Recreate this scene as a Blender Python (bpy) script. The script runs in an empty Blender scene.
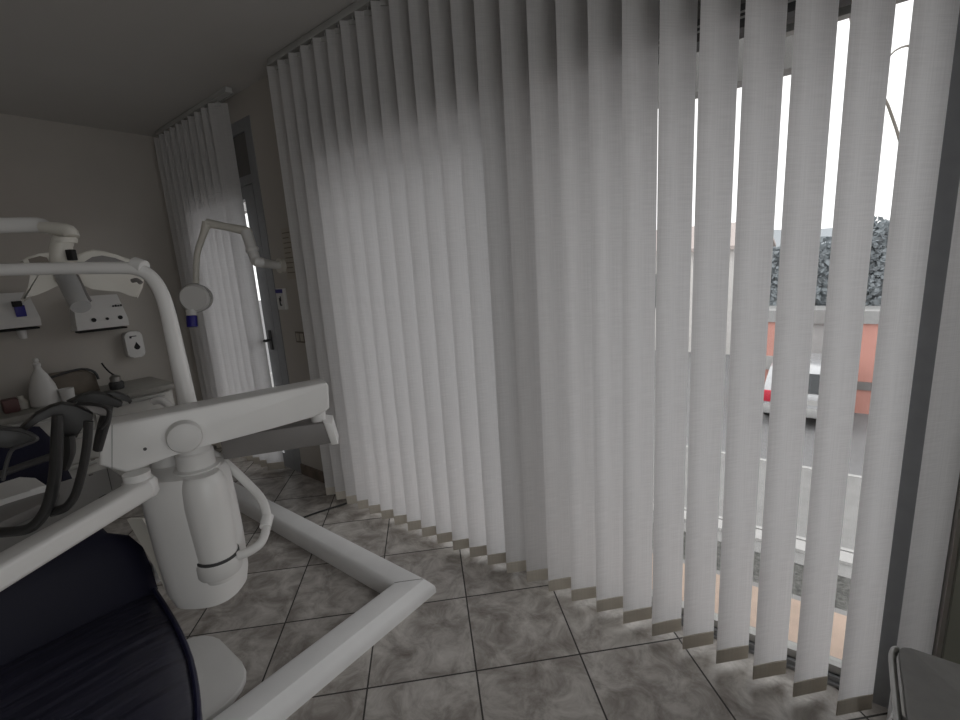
import bpy, bmesh, math, random
from mathutils import Vector, Matrix
random.seed(4)
PI = math.pi
S = bpy.context.scene
COL = S.collection

# ------------------------------------------------------------------ camera
F_PX = 461.0
EYE = Vector((0, 0, 1.5))
def _d(x, y): return Vector(((x-480.0)/F_PX, -(y-360.0)/F_PX, -1.0))
_vz = -_d(627, 2644).normalized()
_vx = -_d(-113, 306).normalized()
_vx = (_vx - _vz*_vx.dot(_vz)).normalized()
_vy = _vz.cross(_vx)
ROT = Matrix((_vx, _vy, _vz))
cam_data = bpy.data.cameras.new('camera'); cam_data.sensor_width = 36; cam_data.lens = F_PX/960*36
cam_data.clip_start = 0.02; cam_data.clip_end = 400
cam = bpy.data.objects.new('camera', cam_data); COL.objects.link(cam)
cam.matrix_world = Matrix.Translation(EYE) @ ROT.to_4x4()
S.camera = cam

# ------------------------------------------------------------------ sky, daylight, exposure
world = bpy.data.worlds.new('overcast_sky'); S.world = world; world.use_nodes = True
wn = world.node_tree.nodes; wl = world.node_tree.links
bg = wn['Background']
tc = wn.new('ShaderNodeTexCoord'); noi = wn.new('ShaderNodeTexNoise'); rmp = wn.new('ShaderNodeValToRGB')
noi.inputs['Scale'].default_value = 1.6; noi.inputs['Detail'].default_value = 3
rmp.color_ramp.elements[0].color = (0.97, 0.975, 0.98, 1); rmp.color_ramp.elements[1].color = (1, 1, 1, 1)
wl.new(tc.outputs['Generated'], noi.inputs['Vector']); wl.new(noi.outputs['Fac'], rmp.inputs['Fac'])
wl.new(rmp.outputs['Color'], bg.inputs['Color'])
bg.inputs['Strength'].default_value = 1.75
S.view_settings.view_transform = 'Standard'; S.view_settings.look = 'None'
S.view_settings.gamma = 1; S.view_settings.exposure = 0.0; S.view_settings.use_curve_mapping = False
S.cycles.use_denoising = True
S.cycles.max_bounces = 10; S.cycles.diffuse_bounces = 6; S.cycles.transparent_max_bounces = 16
S.cycles.caustics_reflective = False; S.cycles.caustics_refractive = False
def portal(a, b, z0, z1, c, rot, axis):            # sampling guides in the window openings
    l = bpy.data.lights.new('window_portal', 'AREA'); l.shape = 'RECTANGLE'; l.size = b-a; l.size_y = z1-z0
    l.cycles.is_portal = True
    o = bpy.data.objects.new('window_portal', l); COL.objects.link(o)
    o.location = ((a+b)/2, c, (z0+z1)/2) if axis == 'x' else (c, (a+b)/2, (z0+z1)/2); o.rotation_euler = rot
portal(-2.5, 0.2, 0.0, 2.22, 2.02, (-PI/2, 0, 0), 'x')
portal(-4.4, -3.3, 0.0, 2.22, 2.02, (-PI/2, 0, 0), 'x')
portal(-1.7, .85, .45, 2.6, 1.92, (PI/2, 0, PI/2), 'y')

# ------------------------------------------------------------------ helpers
def ray(x, y): return ROT @ _d(x, y)
def at(x, y, t): return EYE + ray(x, y)*t                       # a point t metres along the view axis
def onz(x, y, z): r = ray(x, y); return EYE + r*((z-EYE.z)/r.z)
def onplane(x, y, p0, n):
    r = ray(x, y); return EYE + r*((Vector(p0)-EYE).dot(n)/r.dot(n))

def mat(name, col, rough=0.6, metal=0.0, spec=0.5, coat=0.0, bump=None, var=None, bstretch=None):
    m = bpy.data.materials.new(name); m.use_nodes = True
    nt = m.node_tree; b = nt.nodes['Principled BSDF']
    b.inputs['Base Color'].default_value = (*col, 1); b.inputs['Roughness'].default_value = rough
    b.inputs['Metallic'].default_value = metal; b.inputs['Specular IOR Level'].default_value = spec
    b.inputs['Coat Weight'].default_value = coat
    geo = nt.nodes.new('ShaderNodeTexCoord')
    sc, amt = var or (9.0, 0.06)
    n = nt.nodes.new('ShaderNodeTexNoise'); n.inputs['Scale'].default_value = sc; n.inputs['Detail'].default_value = 4
    r = nt.nodes.new('ShaderNodeValToRGB')
    r.color_ramp.elements[0].position = .3; r.color_ramp.elements[1].position = .7
    r.color_ramp.elements[0].color = tuple(c*(1-amt) for c in col)+(1,)
    r.color_ramp.elements[1].color = tuple(min(1, c*(1+amt)) for c in col)+(1,)
    nt.links.new(geo.outputs['Object'], n.inputs['Vector']); nt.links.new(n.outputs['Fac'], r.inputs['Fac'])
    nt.links.new(r.outputs['Color'], b.inputs['Base Color'])
    if bump:
        n2 = nt.nodes.new('ShaderNodeTexNoise'); n2.inputs['Scale'].default_value = bump[0]
        bp = nt.nodes.new('ShaderNodeBump'); bp.inputs['Strength'].default_value = bump[1]; bp.inputs['Distance'].default_value = .002
        if bstretch:
            mp = nt.nodes.new('ShaderNodeMapping'); mp.inputs['Scale'].default_value = bstretch; bp.inputs['Distance'].default_value = .012
            nt.links.new(geo.outputs['Object'], mp.inputs['Vector']); nt.links.new(mp.outputs['Vector'], n2.inputs['Vector'])
        else: nt.links.new(geo.outputs['Object'], n2.inputs['Vector'])
        nt.links.new(n2.outputs['Fac'], bp.inputs['Height'])
        nt.links.new(bp.outputs['Normal'], b.inputs['Normal'])
    return m

def mathn(nt, op, a, b=None):
    n = nt.nodes.new('ShaderNodeMath'); n.operation = op
    for i, v in enumerate((a, b)):
        if v is None: continue
        if isinstance(v, (int, float)): n.inputs[i].default_value = v
        else: nt.links.new(v, n.inputs[i])
    return n.outputs[0]

def fabric_mat(name, col, tr, fac=.52):
    m = bpy.data.materials.new(name); m.use_nodes = True; nt = m.node_tree
    for n in list(nt.nodes): nt.nodes.remove(n)
    out = nt.nodes.new('ShaderNodeOutputMaterial'); mix = nt.nodes.new('ShaderNodeMixShader')
    d = nt.nodes.new('ShaderNodeBsdfDiffuse'); t = nt.nodes.new('ShaderNodeBsdfTranslucent')
    geo = nt.nodes.new('ShaderNodeTexCoord')
    facs = []
    for scl in ((420, 420, 5), (14, 14, 330)):                    # linen weave: long vertical and horizontal threads
        mp = nt.nodes.new('ShaderNodeMapping'); mp.inputs['Scale'].default_value = scl
        n = nt.nodes.new('ShaderNodeTexNoise'); n.inputs['Scale'].default_value = 1; n.inputs['Detail'].default_value = 2
        nt.links.new(geo.outputs['Object'], mp.inputs['Vector']); nt.links.new(mp.outputs['Vector'], n.inputs['Vector'])
        facs.append(n.outputs['Fac'])
    f = mathn(nt, 'MULTIPLY', mathn(nt, 'ADD', facs[0], facs[1]), .5)
    for node, c in ((d, col), (t, tr)):
        r = nt.nodes.new('ShaderNodeValToRGB'); r.color_ramp.elements[0].position = .36; r.color_ramp.elements[1].position = .62
        r.color_ramp.elements[0].color = tuple(x*.93 for x in c)+(1,); r.color_ramp.elements[1].color = tuple(min(1, x*1.05) for x in c)+(1,)
        nt.links.new(f, r.inputs['Fac']); nt.links.new(r.outputs['Color'], node.inputs['Color'])
    mix.inputs[0].default_value = fac
    nt.links.new(d.outputs[0], mix.inputs[1]); nt.links.new(t.outputs[0], mix.inputs[2])
    nt.links.new(mix.outputs[0], out.inputs['Surface'])
    return m

def glass_mat(name, tint=(.95, .95, .945)):
    m = bpy.data.materials.new(name); m.use_nodes = True; nt = m.node_tree
    for n in list(nt.nodes): nt.nodes.remove(n)
    out = nt.nodes.new('ShaderNodeOutputMaterial'); mix = nt.nodes.new('ShaderNodeMixShader')
    t = nt.nodes.new('ShaderNodeBsdfTransparent'); t.inputs['Color'].default_value = (*tint, 1)
    g = nt.nodes.new('ShaderNodeBsdfGlossy'); g.inputs['Roughness'].default_value = .01
    lw = nt.nodes.new('ShaderNodeLayerWeight'); lw.inputs['Blend'].default_value = .5
    fr = mathn(nt, 'MULTIPLY_ADD', mathn(nt, 'POWER', lw.outputs['Facing'], 5), .9); nt.nodes[-1].inputs[2].default_value = .03
    nt.links.new(fr, mix.inputs[0]); nt.links.new(t.outputs[0], mix.inputs[1]); nt.links.new(g.outputs[0], mix.inputs[2])
    nt.links.new(mix.outputs[0], out.inputs['Surface'])
    return m

def floor_mat():
    m = bpy.data.materials.new('stone_floor_tiles'); m.use_nodes = True; nt = m.node_tree
    b = nt.nodes['Principled BSDF']; b.inputs['Roughness'].default_value = .38
    g = nt.nodes.new('ShaderNodeNewGeometry'); s = nt.nodes.new('ShaderNodeSeparateXYZ'); nt.links.new(g.outputs['Position'], s.inputs[0])
    T = .407; r2 = 1/math.sqrt(2)
    u = mathn(nt, 'MULTIPLY', mathn(nt, 'ADD', mathn(nt, 'ADD', s.outputs['X'], s.outputs['Y']), -.107), r2/T)
    v = mathn(nt, 'MULTIPLY', mathn(nt, 'ADD', mathn(nt, 'SUBTRACT', s.outputs['Y'], s.outputs['X']), -2.10), r2/T)
    def edge(w):
        fr = mathn(nt, 'FRACT', w); a = mathn(nt, 'ABSOLUTE', mathn(nt, 'SUBTRACT', fr, .5))
        return mathn(nt, 'GREATER_THAN', a, .5-.0078)
    grout = mathn(nt, 'MAXIMUM', edge(u), edge(v))
    cell = nt.nodes.new('ShaderNodeCombineXYZ'); nt.links.new(mathn(nt, 'FLOOR', u), cell.inputs[0]); nt.links.new(mathn(nt, 'FLOOR', v), cell.inputs[1])
    wnz = nt.nodes.new('ShaderNodeTexWhiteNoise'); nt.links.new(cell.outputs[0], wnz.inputs['Vector'])
    off = nt.nodes.new('ShaderNodeVectorMath'); off.operation = 'MULTIPLY_ADD'
    nt.links.new(wnz.outputs['Color'], off.inputs[0]); off.inputs[1].default_value = (9, 9, 9); nt.links.new(g.outputs['Position'], off.inputs[2])
    n1 = nt.nodes.new('ShaderNodeTexNoise'); n1.inputs['Scale'].default_value = 8.5; n1.inputs['Detail'].default_value = 11
    n1.inputs['Roughness'].default_value = .68; n1.inputs['Distortion'].default_value = .55
    nt.links.new(off.outputs[0], n1.inputs['Vector'])
    rp = nt.nodes.new('ShaderNodeValToRGB'); e = rp.color_ramp.elements
    e[0].position = .30; e[0].color = (.19, .165, .145, 1); e[1].position = .70; e[1].color = (.66, .63, .60, 1)
    k = e.new(.47); k.color = (.37, .342, .318, 1)
    k = e.new(.53); k.color = (.46, .432, .405, 1)
    nt.links.new(n1.outputs['Fac'], rp.inputs['Fac'])
    mx = nt.nodes.new('ShaderNodeMix'); mx.data_type = 'RGBA'
    nt.links.new(grout, mx.inputs[0]); nt.links.new(rp.outputs['Color'], mx.inputs[6]); mx.inputs[7].default_value = (.05, .046, .043, 1)
    nt.links.new(mx.outputs[2], b.inputs['Base Color'])
    rr = mathn(nt, 'MULTIPLY_ADD', grout, .4); nt.nodes[-1].inputs[2].default_value = .36; nt.links.new(rr, b.inputs['Roughness'])
    bp = nt.nodes.new('ShaderNodeBump'); bp.inputs['Strength'].default_value = .35; bp.inputs['Distance'].default_value = .002
    nt.links.new(mathn(nt, 'SUBTRACT', n1.outputs['Fac'], grout), bp.inputs['Height']); nt.links.new(bp.outputs['Normal'], b.inputs['Normal'])
    return m

M = dict(
    wall=mat('wall_paint', (.52, .492, .455), .85, var=(3, .03), bump=(160, .12)),
    ceil=mat('ceiling_paint', (.60, .588, .57), .9, var=(2, .02), bump=(120, .1)),
    floor=floor_mat(),
    skirt=mat('brown_skirting_tile', (.17, .135, .11), .5, var=(14, .3)),
    olive_panel=mat('olive_grey_panel', (.20, .20, .165), .7),
    alu=mat('grey_aluminium_frame', (.32, .33, .345), .45, .3, var=(20, .05)),
    dark=mat('dark_grey_metal', (.07, .07, .072), .55, .2),
    gasket=mat('black_rubber', (.015, .015, .016), .7),
    shutterbox=mat('shutter_box_panel', (.16, .155, .15), .7),
    slat=fabric_mat('blind_linen', (.76, .752, .75), (.80, .795, .81), .48),
    hem=fabric_mat('blind_hem_linen', (.78, .73, .65), (.3, .27, .23), .3),
    rail=mat('white_blind_rail', (.50, .50, .49), .45),
    glass=glass_mat('window_glass'),
    white=mat('white_gloss_plastic', (.80, .795, .785), .3, spec=.5, var=(5, .03)),
    white2=mat('white_matt_plastic', (.72, .715, .705), .5, var=(6, .03)),
    cream=mat('cream_plastic', (.74, .72, .66), .4, var=(6, .03)),
    grey=mat('light_grey_plastic', (.40, .40, .40), .45, var=(6, .04)),
    midgrey=mat('mid_grey_plastic', (.21, .20, .195), .5, var=(6, .04)),
    duct=mat('white_floor_duct', (.86, .86, .865), .4, var=(8, .03)),
    black=mat('black_rubber_grip', (.026, .0255, .0255), .5, var=(30, .15)),
    blackin=mat('black_recess', (.008, .008, .009), .7),
    navy=mat('navy_vinyl_shaded', (.008, .008, .022), .55, spec=.25, coat=0, var=(6, .08), bump=(40, .15)),  # backrest: its shade is put into the darker base colour
    navyseat=mat('navy_seat_vinyl_lit', (.042, .042, .068), .36, spec=.6, coat=.25, var=(6, .08), bump=(1, .9), bstretch=(26, 2.2, 2)),  # same vinyl on the seat, sheen from above put into the lighter colour
    navyedge=mat('navy_piping', (.02, .021, .06), .35),
    blue=mat('blue_plastic', (.02, .015, .22), .4),
    steel=mat('brushed_steel', (.45, .45, .44), .3, .9),
    worktop=mat('grey_worktop', (.24, .235, .215), .35, var=(25, .1)),
    cab=mat('white_cabinet', (.55, .545, .52), .45),
    cart=mat('grey_cart_top', (.30, .297, .29), .6, var=(40, .05)),
    brown=mat('brown_plastic', (.19, .16, .13), .5, var=(12, .15)),
    paper=mat('notice_paper', (.50, .46, .40), .8),
    ink=mat('print_ink', (.26, .23, .19), .8),
    darkink=mat('dark_print', (.03, .03, .035), .6),
    red=mat('red_lens', (.55, .02, .05), .3),
    redobj=mat('dull_red_plastic', (.13, .06, .06), .5),
    asphalt=mat('asphalt', (.22, .22, .225), .9, var=(12, .08)),
    pave=mat('pavement', (.27, .268, .265), .9, var=(5, .08)),
    gravel=mat('gravel_strip', (.10, .10, .095), .95, var=(22, .6)),
    kerb=mat('pale_kerb', (.46, .455, .45), .8),
    terr=mat('peach_terrace_tile', (.62, .47, .38), .7, var=(9, .12)),
    pink=mat('pink_render', (.62, .31, .26), .9, var=(2, .06)),
    coping=mat('grey_coping', (.34, .34, .34), .8),
    gate=mat('pale_render', (.50, .50, .50), .6, var=(7, .05)),
    hedge=mat('hedge_leaves', (.25, .28, .30), .8, var=(60, .5)),
    hill=mat('distant_hill', (.42, .45, .48), 1, var=(.02, .1)),
    bark=mat('tree_bark', (.20, .18, .16), .9),
    car=mat('silver_car_paint', (.55, .56, .58), .25, .3, coat=.5),
    carglass=mat('dark_car_glass', (.04, .045, .05), .1),
    tyre=mat('tyre_rubber', (.02, .02, .02), .8),
    house=mat('pale_house_render', (.74, .72, .70), .9),
    roof=mat('clay_roof', (.5, .44, .42), .9),
)

class MB:
    def __init__(s): s.bm = bmesh.new()
    def box(s, x0, x1, y0, y1, z0, z1, bev=0, seg=2):
        r = bmesh.ops.create_cube(s.bm, size=1)
        vs = r['verts']
        for v in vs: v.co = Vector(((x0+x1)/2+v.co.x*(x1-x0), (y0+y1)/2+v.co.y*(y1-y0), (z0+z1)/2+v.co.z*(z1-z0)))
        if bev: s._bev(vs, bev, seg)
        return s
    def obox(s, c, u, v, hu, hv, hz, bev=0, seg=2):        # box with horizontal axes u, v
        u = Vector(u).normalized(); v = Vector(v).normalized(); w = u.cross(v)
        vs = bmesh.ops.create_cube(s.bm, size=2)['verts']
        for q in vs: q.co = Vector(c)+u*q.co.x*hu+v*q.co.y*hv+w*q.co.z*hz
        bmesh.ops.recalc_face_normals(s.bm, faces=list({f for q in vs for f in q.link_faces}))
        if bev: s._bev(vs, bev, seg)
        return s
    def _bev(s, vs, bev, seg):
        es = list({e for v in vs for e in v.link_edges})
        bmesh.ops.bevel(s.bm, geom=es, offset=bev, segments=seg, profile=.5, affect='EDGES')
    def cyl(s, a, b, r1, r2=None, n=24, cap=True, bev=0):
        a = Vector(a); b = Vector(b); r2 = r1 if r2 is None else r2; d = b-a
        q = Vector((0, 0, 1)).rotation_difference(d).to_matrix().to_4x4()
        vs = bmesh.ops.create_cone(s.bm, cap_ends=cap, segments=n, radius1=r1, radius2=r2, depth=d.length,
                              matrix=Matrix.Translation((a+b)/2) @ q)['verts']
        if bev:
            es = list({e for v in vs for e in v.link_edges if any(len(f.verts) > 4 for f in e.link_faces)})
            bmesh.ops.bevel(s.bm, geom=es, offset=bev, segments=3, profile=.5, affect='EDGES')
        return s
    def tube(s, pts, r, n=12, smooth=3, flat=None, cap=True):    # round or flattened tube through points
        pts = [Vector(p) for p in pts]
        rs = r if isinstance(r, (list, tuple)) else [r]*len(pts)
        P, Rr = [], []
        if smooth and len(pts) > 2:
            for i in range(len(pts)-1):
                p0 = pts[max(i-1, 0)]; p1 = pts[i]; p2 = pts[i+1]; p3 = pts[min(i+2, len(pts)-1)]
                for k in range(smooth):
                    t = k/smooth
                    P.append(.5*((2*p1)+(p2-p0)*t+(2*p0-5*p1+4*p2-p3)*t*t+(3*p1-p0-3*p2+p3)*t**3)); Rr.append(rs[i]*(1-t)+rs[i+1]*t)
            P.append(pts[-1]); Rr.append(rs[-1])
        else: P, Rr = pts, rs
        rings = []; nrm = None
        for i, p in enumerate(P):
            t = (P[min(i+1, len(P)-1)]-P[max(i-1, 0)]).normalized()
            if nrm is None:
                ref = Vector(flat).normalized() if flat is not None else (Vector((0, 0, 1)) if abs(t.z) < .9 else Vector((1, 0, 0)))
                nrm = (ref-t*ref.dot(t)).normalized()
            else: nrm = (nrm-t*nrm.dot(t)).normalized()
            if flat is not None:
                ref = Vector(flat); nn = ref-t*ref.dot(t)
                if nn.length > .1: nrm = nn.normalized()
            bn = t.cross(nrm); k1 = 1.0 if flat is None else 1.7
            rings.append([s.bm.verts.new(p+(nrm*math.cos(a)*k1+bn*math.sin(a))*Rr[i]) for a in [2*PI*j/n for j in range(n)]])
        for a, b in zip(rings, rings[1:]):
            for j in range(n): s.bm.faces.new((a[j], a[(j+1) % n], b[(j+1) % n], b[j]))
        if cap: s.bm.faces.new(rings[0][::-1]); s.bm.faces.new(rings[-1])
        return s
    def loft(s, rings, cap=True):
        R = [[s.bm.verts.new(p) for p in r] for r in rings]; n = len(R[0])
        for a, b in zip(R, R[1:]):
            for j in range(n): s.bm.faces.new((a[j], a[(j+1) % n], b[(j+1) % n], b[j]))
        if cap: s.bm.faces.new(R[0][::-1]); s.bm.faces.new(R[-1])
        return s
    def lathe(s, c, prof, n=24, axis=(0, 0, 1)):
        c = Vector(c); q = Vector((0, 0, 1)).rotation_difference(Vector(axis)).to_matrix()
        return s.loft([[c+q @ Vector((r*math.cos(2*PI*j/n), r*math.sin(2*PI*j/n), z)) for j in range(n)] for r, z in prof])
    def prism(s, pts, ext, bev=0, seg=2):                # polygon extruded by a vector
        ext = Vector(ext); pts = [Vector(p) for p in pts]
        a = [s.bm.verts.new(p) for p in pts]; b = [s.bm.verts.new(p+ext) for p in pts]; n = len(a)
        s.bm.faces.new(a); s.bm.faces.new(b[::-1])
        for j in range(n): s.bm.faces.new((a[j], b[j], b[(j+1) % n], a[(j+1) % n]))
        if bev:
            es = list({e for v in a+b for e in v.link_edges if not (v in a and e.other_vert(v) in b) and not (v in b and e.other_vert(v) in a)})
            bmesh.ops.bevel(s.bm, geom=es, offset=bev, segments=seg, profile=.5, affect='EDGES')
        return s
    def obj(s, name, m, parent=None, smooth=True, **tags):
        bmesh.ops.recalc_face_normals(s.bm, faces=s.bm.faces)
        org = Vector((0, 0, 0)); p = parent
        while p is not None: org += p.location; p = p.parent
        if parent is None:
            xs = [v.co for v in s.bm.verts]
            loc = Vector(((min(v.x for v in xs)+max(v.x for v in xs))/2, (min(v.y for v in xs)+max(v.y for v in xs))/2, min(v.z for v in xs)))
        else: loc = Vector((0, 0, 0))
        for v in s.bm.verts: v.co -= org+loc
        me = bpy.data.meshes.new(name); s.bm.to_mesh(me); s.bm.free()
        me.materials.append(m)
        if smooth:
            for f in me.polygons: f.use_smooth = True
            me.set_sharp_from_angle(angle=math.radians(38))
        o = bpy.data.objects.new(name, me); COL.objects.link(o); o.location = loc
        if parent: o.parent = parent
        for k, val in tags.items(): o[k] = val
        return o

def thing(name, label, cat, loc, group=None):
    o = bpy.data.objects.new(name, None); COL.objects.link(o); o.location = loc; o.empty_display_size = .05
    o['label'] = label; o['category'] = cat
    if group: o['group'] = group
    return o
def struct(name, mb, m, parent=None, smooth=False):
    return mb.obj(name, m, parent, smooth=smooth, **({} if parent else {'kind': 'structure'}))
def root_struct(name, loc):
    o = bpy.data.objects.new(name, None); COL.objects.link(o); o.location = loc; o['kind'] = 'structure'; return o

# ------------------------------------------------------------------ room shell
XL, XR, YF, YB, ZC = -4.75, 1.7, 1.75, -2.2, 2.765
YO = 2.0                                                   # outer face of the window wall
struct('floor', MB().box(XL-.2, XR+.2, YB-.2, 1.87, -.12, 0), M['floor'])
struct('ceiling', MB().box(XL-.2, XR+.2, YB-.2, YO, ZC, ZC+.15), M['ceil'])
struct('wall_left', MB().box(XL-.2, XL, YB-.2, YO, 0, ZC), M['wall'])
struct('wall_back', MB().box(XL, XR, YB-.2, YB, 0, ZC), M['wall'])
WY0, WY1, WZ0, WZ1 = -1.7, .85, .45, 2.6                      # unseen window added in the right wall to brighten the room
w = MB(); w.box(XR, XR+.2, YB-.2, WY0, 0, ZC); w.box(XR, XR+.2, WY1, YO, 0, ZC); w.box(XR, XR+.2, WY0, WY1, 0, WZ0); w.box(XR, XR+.2, WY0, WY1, WZ1, ZC)
struct('wall_right', w, M['wall'])
r = root_struct('added_fill_window', (XR+.1, (WY0+WY1)/2, WZ0))
f = MB(); f.box(XR+.06, XR+.14, WY0, WY1, WZ0, WZ0+.06); f.box(XR+.06, XR+.14, WY0, WY1, WZ1-.06, WZ1)
for q in (WY0, (WY0+WY1)/2-.03, WY1-.06): f.box(XR+.06, XR+.14, q, q+.06, WZ0+.06, WZ1-.06)
struct('window_frame', f, M['alu'], r)
g = MB(); g.box(XR+.097, XR+.103, WY0+.06, WY1-.06, WZ0+.06, WZ1-.06); struct('window_pane', g, M['glass'], r)
w = MB()
w.box(XL, -4.42, YF, YO, 0, ZC); w.box(-3.25, -2.52, YF, YO, 0, ZC); w.box(.30, XR, YF, YO, 0, ZC)
w.box(-4.42, -3.25, YF, YO, 2.60, ZC); w.box(-2.52, .30, YF, YO, 2.60, ZC)
w.box(-1.195, -1.115, YF+.02, YO, 0, 2.60)
struct('wall_window', w, M['wall'])
b = MB(); b.box(-3.25, -2.52, YF-.012, YF, 0, .085); b.box(.30, XR, YF-.012, YF, 0, .085); b.box(XL+.012, -4.42, YF-.012, YF, 0, .085)
struct('baseboard_window', b, M['skirt'])
struct('baseboard_left', MB().box(XL, XL+.012, YB, YF, 0, .085), M['skirt'])

# main window: two tall glazed leaves with shutter boxes above
def window(name, x0, x1):
    r = root_struct(name, ((x0+x1)/2, 1.88, 0))
    f = MB(); fw = .055
    f.box(x0, x0+fw, 1.765, 1.85, 0, 2.60); f.box(x1-fw, x1, 1.765, 1.85, 0, 2.60)
    f.box(x0+fw, x1-fw, 1.765, 1.85, 2.165, 2.23); f.box(x0+fw, x1-fw, 1.765, 1.85, 2.55, 2.60)
    struct('window_frame', f, M['dark'], r)
    q = MB()
    for z in (2.192, 2.207): q.box(x0+fw, x1-fw, 1.761, 1.765, z-.0025, z+.0025)
    struct('frame_line', q, M['rail'], r)
    t = MB()                                                # sliding track with raised ribs
    t.box(x0+fw, x1-fw, 1.755, 1.87, 0, .012)
    for y in (1.772, 1.80, 1.83, 1.86): t.box(x0+fw, x1-fw, y-.006, y+.006, .012, .03)
    struct('sill_track', t, M['alu'], r)
    s = MB(); s.box(x0+fw, x1-fw, 1.785, 1.825, .03, .06)
    struct('sash_rail', s, M['rail'], r)
    g = MB(); g.box(x0+fw, x1-fw, 1.803, 1.807, .06, 2.165); struct('window_pane', g, M['glass'], r)
    p = MB(); p.box(x0+fw, x1-fw, 1.775, 1.84, 2.23, 2.55)
    for i in range(3): p.box(x0+fw, x1-fw, 1.767, 1.775, 2.27+i*.095, 2.35+i*.095)
    struct('shutter_box', p, M['shutterbox'], r)
window('window_1', -2.52, -1.195)
window('window_2', -1.115, .225)
jb = MB(); jb.box(.225, .30, 1.80, 1.95, 0, 2.60); jb.box(.155, .225, 1.755, 1.765, 0, 2.60)
struct('trim_1', jb, M['alu'])
struct('dark_wall_panel', MB().box(.31, .75, YF-.03, YF, 0, ZC), M['olive_panel'])  # olive panel added to darken the wall right of the blind

# balcony door at the far end
d = root_struct('door_1', (-3.8, 1.80, 0))
f = MB()
f.box(-3.34, -3.25, 1.745, 1.83, 0, 2.60); f.box(-4.42, -4.34, 1.745, 1.83, 0, 2.60)
f.box(-4.34, -3.34, 1.745, 1.83, 2.52, 2.60); f.box(-4.34, -3.34, 1.745, 1.83, 2.18, 2.24)
struct('door_frame', f, M['alu'], d)
g = MB(); g.box(-3.352, -3.341, 1.752, 1.82, .02, 2.18); struct('door_gasket', g, M['gasket'], d)
l = MB(); l.box(-3.49, -3.353, 1.75, 1.81, .02, 2.175); l.box(-4.335, -4.25, 1.75, 1.81, .02, 2.175)
l.box(-4.25, -3.49, 1.75, 1.81, .02, .12); l.box(-4.25, -3.49, 1.75, 1.81, 2.09, 2.175)
struct('door_leaf', l, M['alu'], d)
g = MB(); g.box(-4.25, -3.49, 1.778, 1.782, .12, 2.09); struct('door_pane', g, M['glass'], d)
p = MB(); p.box(-4.34, -3.34, 1.76, 1.82, 2.24, 2.52); struct('transom_panel', p, M['shutterbox'], d)
h = MB(); h.box(-3.445, -3.405, 1.742, 1.75, .98, 1.13, .003); h.cyl((-3.425, 1.75, 1.055), (-3.425, 1.70, 1.055), .011)
h.tube([(-3.425, 1.705, 1.055), (-3.46, 1.698, 1.055), (-3.55, 1.698, 1.053)], .010)
struct('door_handle', h, M['dark'], d, smooth=True)
struct('door_sill', MB().box(-4.34, -3.34, 1.75, 1.99, 0, .02), M['alu'], d)

struct('balcony_beam', MB().box(-7, -.235, 2.55, 2.65, 2.245, 2.62), M['coping'])
sh = MB(); sh.box(-.25, 1.2, 1.955, 1.995, 2.18, 2.60); sh.box(-1.2, -.25, 1.955, 1.995, 2.235, 2.60)
struct('trim_2', sh, M['rail'])
# ------------------------------------------------------------------ outside
GZ = -2.2
struct('street', MB().box(-90, 90, 9.12, 130, GZ-.1, GZ), M['asphalt'])
struct('pavement', MB().box(-45, 45, 6.68, 9.03, GZ-.08, GZ), M['pave'])
struct('road_marking', MB().box(-45, 45, 9.03, 9.12, GZ-.1, GZ+.01), M['kerb'])
k_ = MB(); k_.box(-45, 45, 6.62, 6.68, GZ-.1, GZ+.02); k_.box(-45, 45, 6.34, 6.57, GZ-.1, GZ+.03)
struct('kerb', k_, M['kerb'])
struct('garden_path', MB().box(-45, 45, 6.08, 6.62, GZ-.1, GZ-.01), M['pave'])
struct('planting_bed', MB().box(-45, 45, 2.3, 6.08, GZ-.1, GZ-.02), M['gravel'])
struct('terrace', MB().box(-6, 3, 1.87, 2.19, -.2, -.012), M['terr'])
struct('terrace_edge', MB().box(-6, 3, 2.19, 2.235, -.3, -.02), M['coping'])

bw = thing('garden_wall', 'pink rendered garden wall with grey coping across the road', 'wall', (0, 12.9, GZ))
x = MB(); x.box(-2.1, -1.19, 12.75, 12.95, GZ, -.2); x.box(.33, 9, 12.75, 12.95, GZ, -.2); x.obj('wall_face', M['pink'], bw, smooth=False)
x = MB(); x.box(-2.15, -1.17, 12.68, 13.02, -.2, .07); x.box(.31, 9, 12.68, 13.02, -.2, .07); x.obj('coping', M['coping'], bw, smooth=False)
x = MB(); x.box(.33, 9, 12.71, 12.75, -1.66, -1.48); x.obj('band', M['midgrey'], bw, smooth=False)
x = MB(); x.box(-2.1, -1.19, 12.70, 12.75, -1.35, -1.02); x.obj('plinth', M['kerb'], bw, smooth=False)
gt = thing('garage', 'low pale flat-roofed garage behind the silver car', 'garage', (-.5, 16, GZ))
x = MB(); x.box(-1.7, .75, 15.4, 16.3, GZ, -.56); x.obj('wall', M['gate'], gt, smooth=False)
x = MB(); x.box(-1.8, .85, 15.25, 16.4, -.56, -.20); x.obj('roof', M['coping'], gt, smooth=False)

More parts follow.
